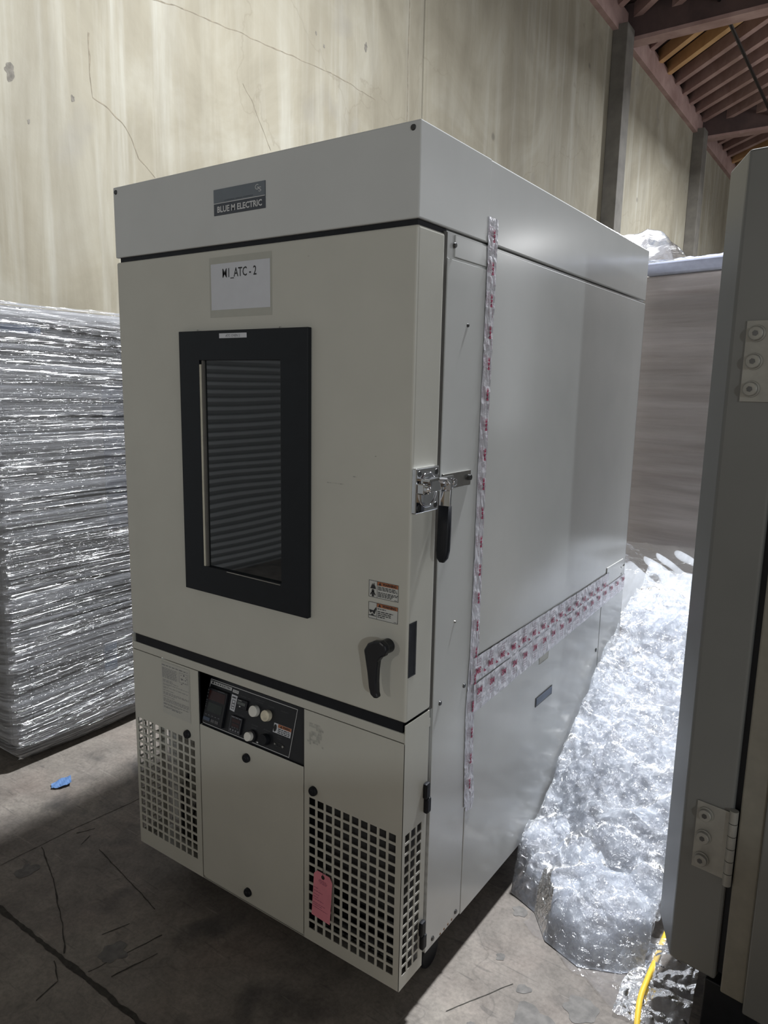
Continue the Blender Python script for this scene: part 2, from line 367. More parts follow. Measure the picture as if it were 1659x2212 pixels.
# ragged filler along the joint
mb = MB(); n = 260; vs = []; fs = []
for i in range(n):
    x = -1.2+i*.0105; a = .0045+.012*abs(noise.noise((x*9, 3, 0)))+.005*noise.noise((x*40, 1, 0)); c = .0045+.013*abs(noise.noise((x*8, 7, 2)))+.005*noise.noise((x*38, 5, 0))
    vs += [(x, JY-a, .0012), (x, JY+c, .0012)]
for i in range(n-1): fs.append((2*i, 2*i+2, 2*i+3, 2*i+1))
mb.add(vs, fs).build('joint_filler', FILLER, fl)
def crack(pts, w_):
    mb = MB(); vs = []; fs = []; P_ = []
    for (a, b_) in zip(pts, pts[1:]):
        n_ = max(2, int(math.dist(a, b_)/.012))
        for i in range(n_): P_.append((a[0]+(b_[0]-a[0])*i/n_, a[1]+(b_[1]-a[1])*i/n_))
    P_.append(pts[-1])
    for i, (x, y) in enumerate(P_):
        j = min(i, len(P_)-2); dx = P_[j+1][0]-P_[j][0]; dy = P_[j+1][1]-P_[j][1]; L = math.hypot(dx, dy)
        ww = w_*(.35+.9*abs(noise.noise((x*25, y*25, 1)))); ox = .003*noise.noise((x*30, y*30, 2))
        vs += [(x-dy/L*(ww+ox), y+dx/L*(ww+ox), .0008), (x+dy/L*(ww-ox), y-dx/L*(ww-ox), .0008)]
    for i in range(len(P_)-1): fs.append((2*i, 2*i+1, 2*i+3, 2*i+2))
    mb.add(vs, fs).build('crack', FILLER, fl)
crack([(-.375, -.123), (-.192, -.19), (.015, -.285), (.116, -.339)], .003)
crack([(.116, -.37), (.188, -.403), (.20, -.47)], .003)
crack([(-.209, -.015), (-.052, -.045), (.068, -.064), (.174, -.085)], .003)
crack([(-.391, -.255), (-.388, -.164), (-.383, -.017), (-.355, .252), (-.35, .9)], .0022)
STAIN = simple('oil_stain', (.115, .107, .098), .6, var=.3, vscale=40)
for (x, y, r_) in ((1.245, .225, .050), (1.335, .330, .040), (1.093, .365, .013), (1.062, .560, .022), (1.19, .30, .018), (-.30, -.22, .03), (.22, -.26, .035), (1.13, .12, .012)):
    MB().add([(x+r_*(1+.55*noise.noise((math.cos(t*.21)*1.6, math.sin(t*.21)*1.6, x*9)))*math.cos(t*.2094), y+r_*(1+.55*noise.noise((math.cos(t*.21)*1.6, math.sin(t*.21)*1.6, x*9)))*math.sin(t*.2094), .0009) for t in range(30)], [tuple(range(30))]).build('oil_stain', STAIN, fl)
for a_, b_ in (((-.351, -.01), (-.324, .044)), ((-.28, -.038), (-.301, .011)), ((.137, -.239), (.162, -.165)), ((.224, -.339), (.274, -.138)), ((.287, -.312), (.32, -.189)), ((1.06, .12), (1.16, .30)), ((1.19, -.1), (1.21, .16))): crack([a_, b_], .0028)
WX = -2.6
wl = struct(B(WX-.30, WX-.03, -9, 32, 0, 7.9).build('wall_left', FILLER))
for a, b_ in ((-9, 5.60), (5.63, 11.75), (11.78, 17.35), (17.38, 32)):
    B(WX-.05, WX, a, b_, 0, 7.7).build('panel', WALLM, wl, bevel=.012)
WCRACK = simple('wall_crack', (.22, .19, .14), .9, var=.3, vscale=20); WSPOT = simple('wall_spot', (.17, .155, .13), .9, var=.3, vscale=30)
def wall_crack(pts, w_):
    vs = []; fs = []; P_ = []
    for (a, b_) in zip(pts, pts[1:]):
        n_ = max(2, int(math.dist(a, b_)/.03))
        for i in range(n_): P_.append((a[0]+(b_[0]-a[0])*i/n_, a[1]+(b_[1]-a[1])*i/n_))
    P_.append(pts[-1])
    for i, (y, z) in enumerate(P_):
        j = min(i, len(P_)-2); dy = P_[j+1][0]-P_[j][0]; dz = P_[j+1][1]-P_[j][1]; L = math.hypot(dy, dz)
        ww = w_*(.3+abs(noise.noise((y*12, z*12, 1)))); ox = .012*noise.noise((y*9, z*9, 2))
        vs += [(WX+.0012, y-dz/L*(ox+ww), z+dy/L*(ox+ww)), (WX+.0012, y-dz/L*(ox-ww), z+dy/L*(ox-ww))]
    for i in range(len(P_)-1): fs.append((2*i, 2*i+1, 2*i+3, 2*i+2))
    MB().add(vs, fs).build('crack', WCRACK, wl)
wall_crack([(2.099, 4.067), (2.486, 4.135), (2.831, 4.161), (3.216, 4.19), (3.648, 4.222), (4.201, 4.261), (4.766, 4.243)], .006)
wall_crack([(1.705, 3.7), (1.705, 3.406), (1.717, 3.328), (1.832, 3.294), (1.923, 3.236), (2.001, 3.157), (2.052, 3.053), (2.18, 2.949)], .006)
wall_crack([(3.036, 3.832), (3.133, 3.729), (3.218, 3.601), (3.285, 3.498), (3.337, 3.425)], .005)
wall_crack([(5.324, 5.6), (5.324, 5.324), (5.318, 4.903), (5.33, 4.0)], .012)
for y, z, r_ in ((1.186, 3.301, .032), (4.608, 4.643, .024), (4.006, 4.437, .012), (1.28, 3.062, .009), (1.576, 3.277, .014), (3.9, 4.5, .01)):
    MB().add([(WX+.001, y+r_*(1+.6*noise.noise((math.cos(t*.21)*1.5, math.sin(t*.21)*1.5, y*5)))*math.cos(t*.2094), z+1.4*r_*(1+.6*noise.noise((math.cos(t*.21)*1.5, math.sin(t*.21)*1.5, y*5)))*math.sin(t*.2094)) for t in range(30)], [tuple(range(30))]).build('stain', WSPOT, wl)
COLM = simple('pilaster_concrete', (.15, .14, .122), .8, var=.2, vscale=4)
for y in (11.2, 16.8):
    B(WX, WX+.24, y, y+.36, 0, 7.3).build('pilaster', COLM, wl, bevel=.01)
struct(B(-2.9, 12, 31.9, 32.1, 0, 7.9).build('wall_back', WALLM))
# roll-up door in the left wall, seen mirrored in the chamber window
struct(B(-2.9, 12, -9.2, -9, 0, 7.9).build('wall_front', WALLM))
dr = struct(B(WX, WX+.02, -6.2, -.6, 0, 4.3).build('door_1', ROLLM))
sl = MB(); prof = [(0, 0), (.012, .012), (.034, .022), (.052, .012), (.060, 0), (.064, -.004)]
sl.add([(WX+.022+d, y, z) for z, d in prof for y in (-6.2, -.6)], [(2*i, 2*i+1, 2*i+3, 2*i+2) for i in range(len(prof)-1)])
s0 = None
for k in range(66):
    if s0 is None: s0 = sl.build('slat', ROLLM, dr); s0.location.z = .02
    else:
        c = s0.copy(); col.objects.link(c); c.parent = dr; c.location.z = .02+.064*k
# ---- roof
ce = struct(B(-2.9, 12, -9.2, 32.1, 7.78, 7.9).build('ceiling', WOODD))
B(WX, WX+.09, -9, 32, 7.22, 7.62).build('ledger', WOOD, ce)
ochre = {4, 5, 13, 15, 17, 19, 21, 10}
jm = B(0, 5.6, -.055, .055, 7.54, 7.76)
j0 = None
for k in range(44):
    y0 = 8.2+.6*k
    if j0 is None: j0 = jm.build('joist', WOOD, ce); o = j0
    else:
        o = j0.copy(); o.data = j0.data.copy() if k in ochre else j0.data; col.objects.link(o); o.parent = ce
    if k in (9, 10, 21, 22, 25, 27): o.data = j0.data.copy(); o.data.materials[0] = WOODO
    o.location = (WX+.09, y0, 0); o.rotation_euler = (0, 0, math.radians(-45))
for y in (6.4, 11.76, 17.36, 23.0):
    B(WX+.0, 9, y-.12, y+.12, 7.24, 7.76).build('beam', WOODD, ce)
    B(WX+.02, 9, y-.13, y+.13, 7.18, 7.24).build('lit_beam_edge', WOOD, ce)  # lit lower edge of the beam, put in as a lighter wood strip
MB().tube([(-1.12, 5, 7.46), (-1.12, 30, 7.46)], .03, 8).build('conduit', DSTEEL, ce)

# ================================================================== MAIN CHAMBER
ch = empty('test_chamber', (.5, .8, 0), 'tall beige environmental test chamber with dark window door and foil tape on its side', 'oven')
ZB = .11
# --- cap
B(0, W, 0, D, 1.892, 2.075).build('top_cap', PAINT_G, ch, bevel=.004)
mb = B(-.0006, W+.0006, -.0008, .304, 1.8915, 2.0756)
mb.build('cap_front', PAINT_G, ch, bevel=.003)
sm = MB().ring((0, 0, 0), (0, -.003, 0), .006, .005, 14)
for x in (.012, W-.018):
    MB().ring((x, -.0008, 2.062), (x, -.0035, 2.062), .0062, .005, 14).build('screw', DSTEEL, ch)
# --- body
body = B(.004, W-.004, .118, D-.003, .135, 1.888).build('body', PAINT_G, ch)
def plate(y0, y1, z0, z1, nm='side_panel', x=W, mat=PAINT_G): return B(x-.004, x, y0, y1, z0, z1).build(nm, mat, ch, bevel=.0012)
plate(.120, .300, .132, 1.832)
plate(.150, .300, 1.838, 1.884, 'bracket_plate')
plate(.304, D, .868, 1.882)
plate(.304, 1.338, .124, .862)
plate(1.344, D, .124, .862)
B(W, W+.003, 1.372, 1.57, .812, .897).build('corner_plate', PAINT_G, ch, bevel=.001)
B(.0, .004, .120, D, .124, 1.884).build('side_panel', PAINT_G, ch, bevel=.001)
B(.0, W, D-.003, D, .124, 1.884).build('rear_panel', PAINT_G, ch)
for y, z, r in ((.148, 1.862, .006), (.218, 1.698, .0045), (.209, .993, .0035), (.151, .802, .0065), (.271, .806, .0065), (1.316, .589, .008), (1.547, .866, .005), (1.554, .838, .006), (.155, .152, .007), (.275, .152, .007)):
    MB().ring((W, y, z), (W+.003, y, z), r, r*.75, 14).build('screw', DSTEEL if r > .004 else STEEL, ch)
# gaskets round the door
B(.012, W-.006, .006, .118, 1.8795, 1.893).build('gasket', BLACK, ch)
B(.006, W-.003, .105, .120, .800, 1.885).build('gasket', GASK, ch)
# --- door
door = B(0, W, 0, .106, .8065, 1.880).build('door', PAINT, ch, bevel=.006, seg=3)
wx0, wx1, wz0, wz1 = .270, .712, 1.000, 1.686      # black window frame (stands proud of the door)
gx0, gx1, gz0, gz1 = .345, .627, 1.073, 1.613
t0, t1 = -.014, 0
MB().perforated(lambda u, v, t: (u, t0+t, v), wx0, wx1, wz0, wz1, gx0, gx1, 1, gz0, gz1, 1, 1., .014).build('window_frame', FRAMEB, door, bevel=.0015)
B(gx0, gx1, -.0045, -.001, gz0, gz1).build('window_pane', GLASS, door)
B(gx0+.0005, gx0+.005, -.0125, -.004, gz0, gz1-.01).build('window_seal', PALE, door)
B(gx0+.006, gx0+.013, -.010, -.004, gz0, gz1).build('window_seal', GASK, door)
MB().tube([(gx0+.09, -.0145, gz0-.002), (gx1-.002, -.0145, gz0-.004)], .0012, 6).build('window_bead', STEEL, door)
for x in (.335, .62): MB().ring((x, -.006, wz1), (x, -.006, wz1+.004), .003, .002, 8).build('screw', STEEL, door)
# recessed pull on the door edge
mb = MB(); fn = SD(.0012); border(mb, fn, .003, .915, .034, 1.042, .0035); mb.build('pull_rim', BLACKP, door)
B(W-.004, W+.0006, .006, .031, .918, 1.039).build('recessed_pull', BLACK, door)
# lever handle low on the door
hd = MB(); hd.ring((.942, 0, .982), (.942, -.030, .982), .0165, .0155, 24); hd.build('handle_boss', BLACKP, door, smooth=False)
prof = [(.902, .975), (.912, .992), (.928, 1.001), (.946, 1.004), (.958, .998), (.963, .985), (.958, .972), (.948, .966), (.9405, .955), (.938, .935), (.937, .905), (.9385, .880), (.942, .869), (.932, .868), (.922, .874), (.917, .890), (.912, .925), (.906, .955)]
MB().prism(prof, lambda a, b_, t: (a+.003, t, b_+.001), -.046, -.028).build('door_handle', BLACKP, door, bevel=.004)
# --- chrome latch on the door edge
lp = B(W, W+.011, .000, .093, 1.289, 1.387).build('latch_plate', CHROME, ch, bevel=.002)
MB().torus((W+.0115, .046, 1.338), (1, 0, 0), .037, .0022).build('ring', CHROME, lp, smooth=True)
for y in (.012, .081):
    for z in (1.301, 1.375): MB().ring((W+.011, y, z), (W+.0122, y, z), .0068, .0062, 16).build('screw', DSTEEL, lp); 
B(W+.011, W+.030, .002, .030, 1.332, 1.356).build('latch_boss', CHROME, ch, bevel=.003)
MB().lathe((W+.030, .008, 1.344), (1, 0, 0), [(0, .0095), (.009, .0095), (.010, .008), (.0105, .006), (.014, .004)]).build('latch_nut', CHROME, ch, bevel=.001)
B(W+.016, W+.0215, .010, .142, 1.333, 1.362).build('latch_link', CHROME, ch, bevel=.001)
MB().lathe((W+.002, .135, 1.347), (1, 0, 0), [(0, .007), (.0195, .007), (.0196, .009), (.027, .009), (.029, .007)]).build('latch_nut', CHROME, ch, bevel=.001)
# strap: horizontal blade that turns down into the grip
pts = [(.012, 1.359, .026), (.045, 1.366, .034), (.058, 1.366, .042), (.066, 1.358, .045), (.0665, 1.335, .046), (.064, 1.296, .046)]
mb = MB(); vs = []; fs = []
ws = [.010, .010, .011, .014, .015, .015]
hx = [(0, 1), (0, 1), (.15, .9), (.75, .5), (1, 0), (1, 0)]
for (y, z, x), w_, (ny, nz) in zip(pts, ws, hx):
    L = math.hypot(ny, nz); ny /= L; nz /= L
    if nz > .85: offs = [(0, -.004, -w_*0), ]
    pass
secs = [(.010, 1.362, .022, 'h'), (.040, 1.365, .030, 'h'), (.056, 1.364, .040, 'h'), (.0635, 1.357, .046, 'c'), (.0655, 1.340, .047, 'v'), (.064, 1.296, .047, 'v')]
for (y, z, x, k) in secs:
    X = W+x
    if k == 'h': q = [(X-.014, y, z-.003), (X+.014, y, z-.003), (X+.014, y, z+.003), (X-.014, y, z+.003)]
    elif k == 'c': q = [(X-.013, y-.004, z-.004), (X+.013, y-.004, z-.004), (X+.013, y+.004, z+.004), (X-.013, y+.004, z+.004)]
    else: q = [(X-.012, y-.0045, z), (X+.012, y-.0045, z), (X+.012, y+.0045, z), (X-.012, y+.0045, z)]
    vs += q
for i in range(len(secs)-1):
    for j in range(4): fs.append((4*i+j, 4*i+(j+1) % 4, 4*i+4+(j+1) % 4, 4*i+4+j))
fs += [(3, 2, 1, 0), tuple(range(len(vs)-4, len(vs)))]
mb.add(vs, fs).build('latch_lever', CHROME, ch, bevel=.0015)
mb = MB(); vs = []; fs = []
for (y, z, a, c) in ((.064, 1.304, .0145, .0085), (.0635, 1.25, .0150, .0095), (.0615, 1.205, .0150, .0105), (.0595, 1.188, .0125, .0090), (.0585, 1.179, .006, .0045)):
    for k in range(16):
        t = 2*math.pi*k/16; e = lambda q: math.copysign(abs(q)**.55, q)
        vs.append((W+.046+a*e(math.cos(t)), y+c*e(math.sin(t)), z))
for i in range(4):
    for k in range(16): fs.append((16*i+k, 16*i+(k+1) % 16, 16*i+16+(k+1) % 16, 16*i+16+k))
fs += [tuple(range(16)), tuple(range(64, 80))]
mb.add(vs, fs).build('latch_grip', BLACK, ch, smooth=True)
sp = B(W, W+.006, .122, .252, 1.327, 1.364).build('strike_plate', STEEL, ch, bevel=.0012)
MB().ring((W+.006, .240, 1.347), (W+.013, .240, 1.347), .0075, .0065, 14).build('screw', DSTEEL, sp)
# --- lower front enclosure
B(.012, W-.010, .004, .118, .780, .806).build('gasket', BLACK, ch)
B(.001, W-.001, .001, .112, .757, .780).build('rail', PAINT, ch, bevel=.002)
PZ1 = .756
pl = MB().perforated(lambda u, v, t: (u, t, v), .002, .293, ZB, PZ1, .011, .272, 10, .160, .537, 14, .76, .0022).build('grille_panel', PAINT, ch)
pr = MB().perforated(lambda u, v, t: (u, t, v), .690, W-.0005, ZB, PZ1, .706, .974, 10, .146, .522, 14, .76, .0022).build('grille_panel', PAINT, ch)
MB().perforated(lambda u, v, t: (W-t, u, v), 0, .104, ZB, .802, .011, .083, 3, .146, .522, 14, .76, .0022).build('grille_panel', PAINT, ch)
MB().perforated(lambda u, v, t: (t, u, v), 0, .104, ZB, .802, .011, .083, 3, .150, .537, 14, .76, .0022).build('grille_panel', PAINT, ch)
B(.296, .687, 0, .003, .118, .598).build('access_panel', PAINT, ch, bevel=.0015)
B(.296, .687, .004, .03, ZB-.002, .117).build('sill', PAINT, ch)
B(.294, .2975, .004, .112, ZB, .757).build('divider', PAINT, ch)
B(.6855, .689, .004, .112, ZB, .757).build('divider', BLACKP, ch)
B(.006, .985, .004, .116, ZB-.004, ZB).build('bottom_tray', PAINT, ch)
B(.69, .975, .060, .112, .118, .56).build('condenser_coil', COIL, ch)
B(.075, .205, .100, .117, .112, .75).build('inner_plate', simple('inner_plate_grey', (.20, .195, .17), .5, var=.1), ch)
B(.205, .293, .085, .117, .112, .75).build('inner_plate', COIL, ch)  # black plate put in for the dark opening behind the grille
for x, z in ((.10, .30), (.14, .22), (.17, .34)): MB().tube([(x, .09, .115), (x+.01, .085, z), (x+.03, .095, z+.05)], .007, 8).build('pipe', DSTEEL, ch)
for z in (.13, .17, .2, .23): MB().tube([(.70, .05, z), (.975, .052, z+.01)], .006, 8).build('coil_tube', DSTEEL, ch)
for x, z in ((.244, .552), (.485, .557), (.483, .149), (.722, .545)):
    MB().lathe((x, 0, z), (0, -1, 0), [(0, .0125), (.006, .0122), (.009, .0105), (.0091, .006), (.0105, .004)], 24).build('panel_knob', BLACK, ch)
# black hinges on the seam
for z0 in (.541, .166):
    h = B(W, W+.011, .083, .103, z0+.040, z0+.080).build('hinge', BLACK, ch, bevel=.004)
    B(W, W+.012, .088, .108, z0, z0+.039).build('hinge_leaf', BLACK, h, bevel=.004)
for i, y in enumerate((.195, .215, .235, .255)):
    MB().ring((W, y, .138+.001*i), (W+.0007, y, .138+.001*i), .0035, .003, 10).build('screw_hole', RUST, ch)
# --- control panel
cp0 = Vector((.3, .012, .61)); SL = math.hypot(.115, .033); sy, sz = .033/SL, .115/SL
def CP(d):
    return lambda u, s: (u, .012+s*sy-d*sz, .61+s*sz+d*sy)
mb = MB(); mb.quad(CP(0)(.2975, -.022), CP(0)(.6855, -.022), CP(0)(.6855, .135), CP(0)(.2975, .135))
mb.quad((.2975, .012-.022*sy, .61-.022*sz), (.6855, .012-.022*sy, .61-.022*sz), (.6855, .001, .598), (.2975, .001, .598))
mb.quad((.2975, .002, .756), (.6855, .002, .756), (.6855, .08, .756), (.2975, .08, .756))
mb.quad((.2975, .0, .598), (.2975, .08, .598), (.2975, .08, .757), (.2975, .0, .757))
cpn = mb.build('control_panel', BLACKP, ch)
mb = MB(); fn = CP(.0006); border(mb, fn, .293+.006, -.010, .630, .116, .0016); mb.build('outline', WINK, cpn)
mb = MB(); rect(mb, fn, .302, .1025, .386, .1115); mb.build('name_strip', WINK, cpn)
mb = MB(); fn2 = CP(.0010); rect(mb, fn2, .306, .104, .313, .1105); put_text(mb, 'BLUE M ELECTRIC', fn2, .3165, .1045, .383, .1098, .03); mb.build('printed_text', INK, cpn)
mb = MB(); rect(mb, fn, .391, .1005, .414, .1085); mb.build('badge', WINK, cpn)
mb = MB(); put_text(mb, 'CE', fn2, .394, .1025, .400, .107); put_text(mb, 'LISTED', fn2, .4015, .1028, .412, .1065); mb.build('printed_text', INK, cpn)
B2 = lambda u0, s0, u1, s1, d0, d1: MB().add([CP(d)(u, s) for d in (d0, d1) for s in (s0, s1) for u in (u0, u1)], [(0,2,3,1),(4,5,7,6),(0,1,5,4),(2,6,7,3),(0,4,6,2),(1,3,7,5)])
B2(.304, -.004, .381, .094, 0, .010).build('controller', BLACKP, cpn, bevel=.0015)
fd = CP(.0105)
mb = MB(); rect(mb, fd, .312, .062, .377, .088); mb.build('display', REDD, cpn)
mb = MB(); rect(mb, fd, .316, .030, .373, .055); mb.build('display', GRND, cpn)
B2(.308, .003, .334, .013, .010, .0118).build('button', BLUEB, cpn, bevel=.0006)
for u in (.338, .354): B2(u, .003, u+.014, .012, .010, .0115).build('button', DIMINK, cpn, bevel=.0006)
mb = MB(); fdd = CP(.0108)
for s in (.086, .078, .068, .058, .052, .046, .040): scribble(mb, fdd, .306, .311, s, .0016, .003)
for u in (.312, .325, .338, .351, .364): scribble(mb, fdd, u, u+.006, .019, .0018, .004)
scribble(mb, fdd, .345, .372, .0915, .0012, .005); mb.build('printed_text', GREYINK, cpn)
mb = MB(); mb.quad(fn(.392, .052), fn(.411, .050), fn(.413, .094), fn(.390, .095)); mb.build('sticker', PAPER, cpn)
mb = MB(); border(mb, fn2, .396, .056, .408, .081, .0014); scribble(mb, fn2, .394, .409, .086, .004, .004); scribble(mb, fn2, .399, .406, .062, .003, .003); scribble(mb, fn2, .399, .406, .070, .003, .003); mb.build('printed_text', INK, cpn)
B2(.417, .066, .457, .091, 0, .006).build('hour_meter', BLACKP, cpn, bevel=.001)
mb = MB(); f6 = CP(.0064); rect(mb, f6, .421, .076, .451, .0835); mb.build('display', LCD, cpn)
mb = MB(); scribble(mb, f6, .422, .436, .0865, .0015, .004); scribble(mb, f6, .430, .437, .070, .003, .008); mb.build('printed_text', WINK, cpn)
B2(.408, -.003, .451, .042, 0, .007).build('limit_controller', BLACKP, cpn, bevel=.001)
mb = MB(); f7 = CP(.0074); border(mb, f7, .409, -.002, .450, .041, .0008); scribble(mb, f7, .412, .447, .0375, .0022, .012)
for i, u in enumerate((.412, .422, .432, .442)): rect(mb, f7, u, .0015, u+.0055, .0065)
for u in (.418, .427, .437): rect(mb, f7, u, .011, u+.005, .0122)
mb.build('printed_text', GREYINK, cpn)
mb = MB(); rect(mb, f7, .414, .026, .446, .035); rect(mb, f7, .416, .014, .444, .023); mb.build('display', REDD, cpn)
def knobp(u, s, r, h, mat, nm='push_button'):
    MB().ring(CP(0)(u, s), CP(h)(u, s), r, r*.96, 24).build(nm, mat, cpn, bevel=.0012)
knobp(.492-.004, .074, .0155, .014, WHITE); knobp(.537-.004, .074, .0155, .014, YELLOWED); knobp(.489, .006, .0125, .018, WHITE)
MB().ring(CP(0)(.492, .007), CP(.006)(.492, .007), .017, .016, 24).build('button_collar', BLACK, cpn)
knobp(.541, .012, .0155, .016, BLACK, 'rotary_switch')
mb = MB(); rect(mb, CP(.0168), .525, .0005, .531, .0035); mb.build('switch_mark', WINK, cpn)
mb = MB()
for s_, (u0, s0, u1, s1) in (('ELAPSED TIME', (.424, .097, .462, .1005)), ('REFRIGERATION', (.478, .103, .512, .1062)), ('COMPRESSOR', (.480, .0975, .509, .1007)), ('COOLING', (.528, .097, .550, .1002)), ('HUMIDITY', (.576, .096, .602, .0992)), ('LIMIT CONTROL', (.416, .046, .450, .0492)), ('CHAMBER', (.482, .034, .506, .0372)), ('POWER', (.484, .0275, .502, .0305)), ('INTERIOR', (.528, .034, .552, .0372)), ('LIGHT', (.532, .0275, .547, .0305)), ('PILOT', (.580, .031, .596, .0342)), ('PORT', (.581, .0245, .595, .0277))):
    put_text(mb, s_, fn, u0, s0, u1, s1)
mb.build('printed_text', DIMINK, cpn)
mb = MB(); rect(mb, fn, .560, .038, .622, .0625); mb.build('warning_sticker', PAPER, cpn)
mb = MB(); rect(mb, fn2, .575, .0535, .622, .0622); mb.build('warning_band', ORANGE, cpn)
mb = MB(); f3 = CP(.0013)
put_text(mb, '▲', f3, .584, .0545, .590, .061) if False else mb.add([f3(.583, .0545), f3(.590, .0545), f3(.5865, .0610)], [(0, 1, 2)])
put_text(mb, 'WARNING', f3, .592, .0553, .617, .0605, .03)
for s in (.049, .0445, .040): scribble(mb, f3, .577, .619, s, .0022, .009)
mb.add([f3(.564+.0055*math.cos(t*.52)+.002, .050+.010*math.sin(t*.52)) for t in range(12)], [tuple(range(12))]); mb.build('printed_text', INK, cpn)
for u, r in ((.576, .003), (.604, .0038)): MB().ring(CP(0)(u, .011), CP(.003)(u, .011), r, r*.8, 12).build('port_screw', STEEL, cpn)
mb = MB(); border(mb, CP(.002), .580, .006, .599, .0165, .001); mb.build('port_bezel', DSTEEL, cpn)
# --- name plate, papers, stickers
npl = MB().box(.400, .573, -.0022, -.0005, 1.958, 2.018).build('name_plate', PLATE_D, ch, bevel=.0006)
mb = MB(); rect(mb, FR(.0026), .4005, 1.9865, .5725, 2.0175); mb.build('plate_band', PLATE_G, npl)
mb = MB(); f = FR(.003); rect(mb, f, .4005, 1.9845, .5725, 1.9862); put_text(mb, 'BLUE M ELECTRIC', f, .413, 1.9638, .563, 1.9785, .03); put_text(mb, 'G', f, .541, 2.0005, .552, 2.0125); put_text(mb, 'S', f, .552, 1.9955, .561, 2.0060)
mb.build('printed_text', WINK, npl)
mb = MB(); put_text(mb, 'A GENERAL SIGNAL COMPANY', f, .438, 1.9885, .535, 1.9915); mb.build('printed_text', PLATE_D, npl)
mb = MB(); rect(mb, FR(.0004), .377, 1.718, .590, 1.862); lam = mb.build('clear_cover', LAM, ch)
mb = MB(); rect(mb, FR(.0009), .383, 1.736, .585, 1.846); pp = mb.build('paper_sign', PAPER, ch)
mb = MB(); put_text(mb, 'M1_ATC - 2', FR(.0014), .425, 1.8085, .541, 1.8335, .01); mb.build('printed_text', INK, pp)
ovl = B(.424, .519, -.0152, -.0142, 1.6665, 1.678).build('name_strip', PAPER, ch)
mb = MB(); put_text(mb, 'ATC OVEN 2', FR(.0156), .447, 1.6692, .497, 1.6755, .01); mb.build('printed_text', GREYINK, ovl)
def warn(z0, z1, kind):
    x0, x1 = .885, .9655
    mb = MB(); rect(mb, FR(.0005), x0, z0, x1, z1); s = mb.build('warning_label', LABELW, ch)
    mb = MB(); rect(mb, FR(.0009), x0+.0235, z1-.0095, x1-.0008, z1-.0008); mb.build('warning_band', ORANGE, s)
    mb = MB(); f = FR(.0013); border(mb, f, x0, z0, x1, z1, .0008); rect(mb, f, x0+.0225, z0, x0+.0232, z1)
    mb.add([f(x0+.027, z1-.0085), f(x0+.0345, z1-.0085), f(x0+.0308, z1-.0015)], [(0, 1, 2)])
    put_text(mb, 'WARNING', f, x0+.038, z1-.0082, x1-.005, z1-.0022, .03)
    if kind == 1:
        for i, L in enumerate((.048, .050, .052, 0, .054, .052, .040, .037)):
            if L: scribble(mb, f, x0+.0255, x0+.0255+L, z1-.0135-.0031*i, .0017, .008)
        mb.add([f(x0+.0035+a*.016, z1-.019+b_*.015) for a, b_ in ((0, 0), (1, 0), (.92, .35), (.8, .6), (.78, .35), (.7, 1), (.5, .5), (.42, .85), (.25, .5), (.15, .2))], [tuple(range(10))])
        cx, cz = x0+.0115, z1-.0295
        mb.add([f(cx+.0035*math.cos(t*.524), cz+.006+.0035*math.sin(t*.524)) for t in range(12)], [tuple(range(12))])
        mb.add([f(cx+a*.0085, cz+b_*.008) for a, b_ in ((-.3, .6), (.3, .6), (.9, -.4), (.7, -.6), (.35, -.1), (.3, -1), (-.3, -1), (-.35, -.1), (-.7, -.6), (-.9, -.4))], [tuple(range(10))])
    else:
        scribble(mb, f, x0+.0255, x0+.048, z1-.0140, .0019, .008)
        for i, L in enumerate((.042, .038, .036, .021)): scribble(mb, f, x0+.0255, x0+.0255+L, z1-.0205-.0042*i, .0020, .008)
        mb.add([f(x0+.002+a*.020, z1-.032+b_*.022) for a, b_ in ((0, .62), (.6, .58), (.95, 1), (1, .8), (.75, .2), (.6, .25), (.45, .45), (.2, .25), (.05, .4))], [tuple(range(9))])
        mb.quad(f(x0+.001, z1-.0325), f(x0+.0215, z1-.0325), f(x0+.0215, z1-.0308), f(x0+.001, z1-.0308))
        mb.add([f(x0+.006, z1-.0305), f(x0+.016, z1-.0305), f(x0+.011, z1-.0265)], [(0, 1, 2)])
    scribble(mb, f, x1-.010, x1-.003, z0+.002, .0012, .004)
    mb.build('printed_text', INK, s); s['label'] = 'orange banded warning label with flame and figure symbols' if kind == 1 else 'orange banded warning label with hand over hot surface symbol'
warn(1.0865, 1.1255, 1); warn(1.036, 1.075, 2)
mb = MB(); rect(mb, FR(.0004), .134, .588, .259, .750); DOCW = simple('doc_film', (.455, .45, .41), .4, var=.02); doc = mb.build('instruction_sheet', DOCW, ch)
mb = MB(); f = FR(.0009); rect(mb, f, .139, .626, .254, .738); mb.build('printed_area', DOCW, doc)
mb = MB(); f = FR(.0012); scribble(mb, f, .137, .250, .7385, .0022, .02)
for i in range(13): scribble(mb, f, .138, .203, .731-.0025*i, .0012, .01)
border(mb, f, .214, .703, .250, .733, .0009); 
for _ in range(14): 
    a = random.uniform(.217, .245); c = random.uniform(.697, .728); rect(mb, f, a, c, a+random.uniform(.002, .006), c+random.uniform(.001, .004))
for i in range(5): rect(mb, f, .208, .731-.006*i, .2095, .7285-.006*i)
zz = .694
for n_, w1, w2 in ((3, .045, .068), (2, .112, .03), (2, .112, .02), (1, .05, .05), (3, .112, .06), (1, .05, .05), (4, .112, .112), (2, .112, .07), (2, .085, .03)):
    for i in range(n_): scribble(mb, f, .140, .140+(w1 if i < n_-1 or n_ == 1 else w2), zz, .0013, .012); zz -= .0031
    zz -= .0035
scribble(mb, f, .176, .214, .606, .0022, .015); mb.build('printed_text', simple('doc_ink', (.20, .20, .21), .6), doc)
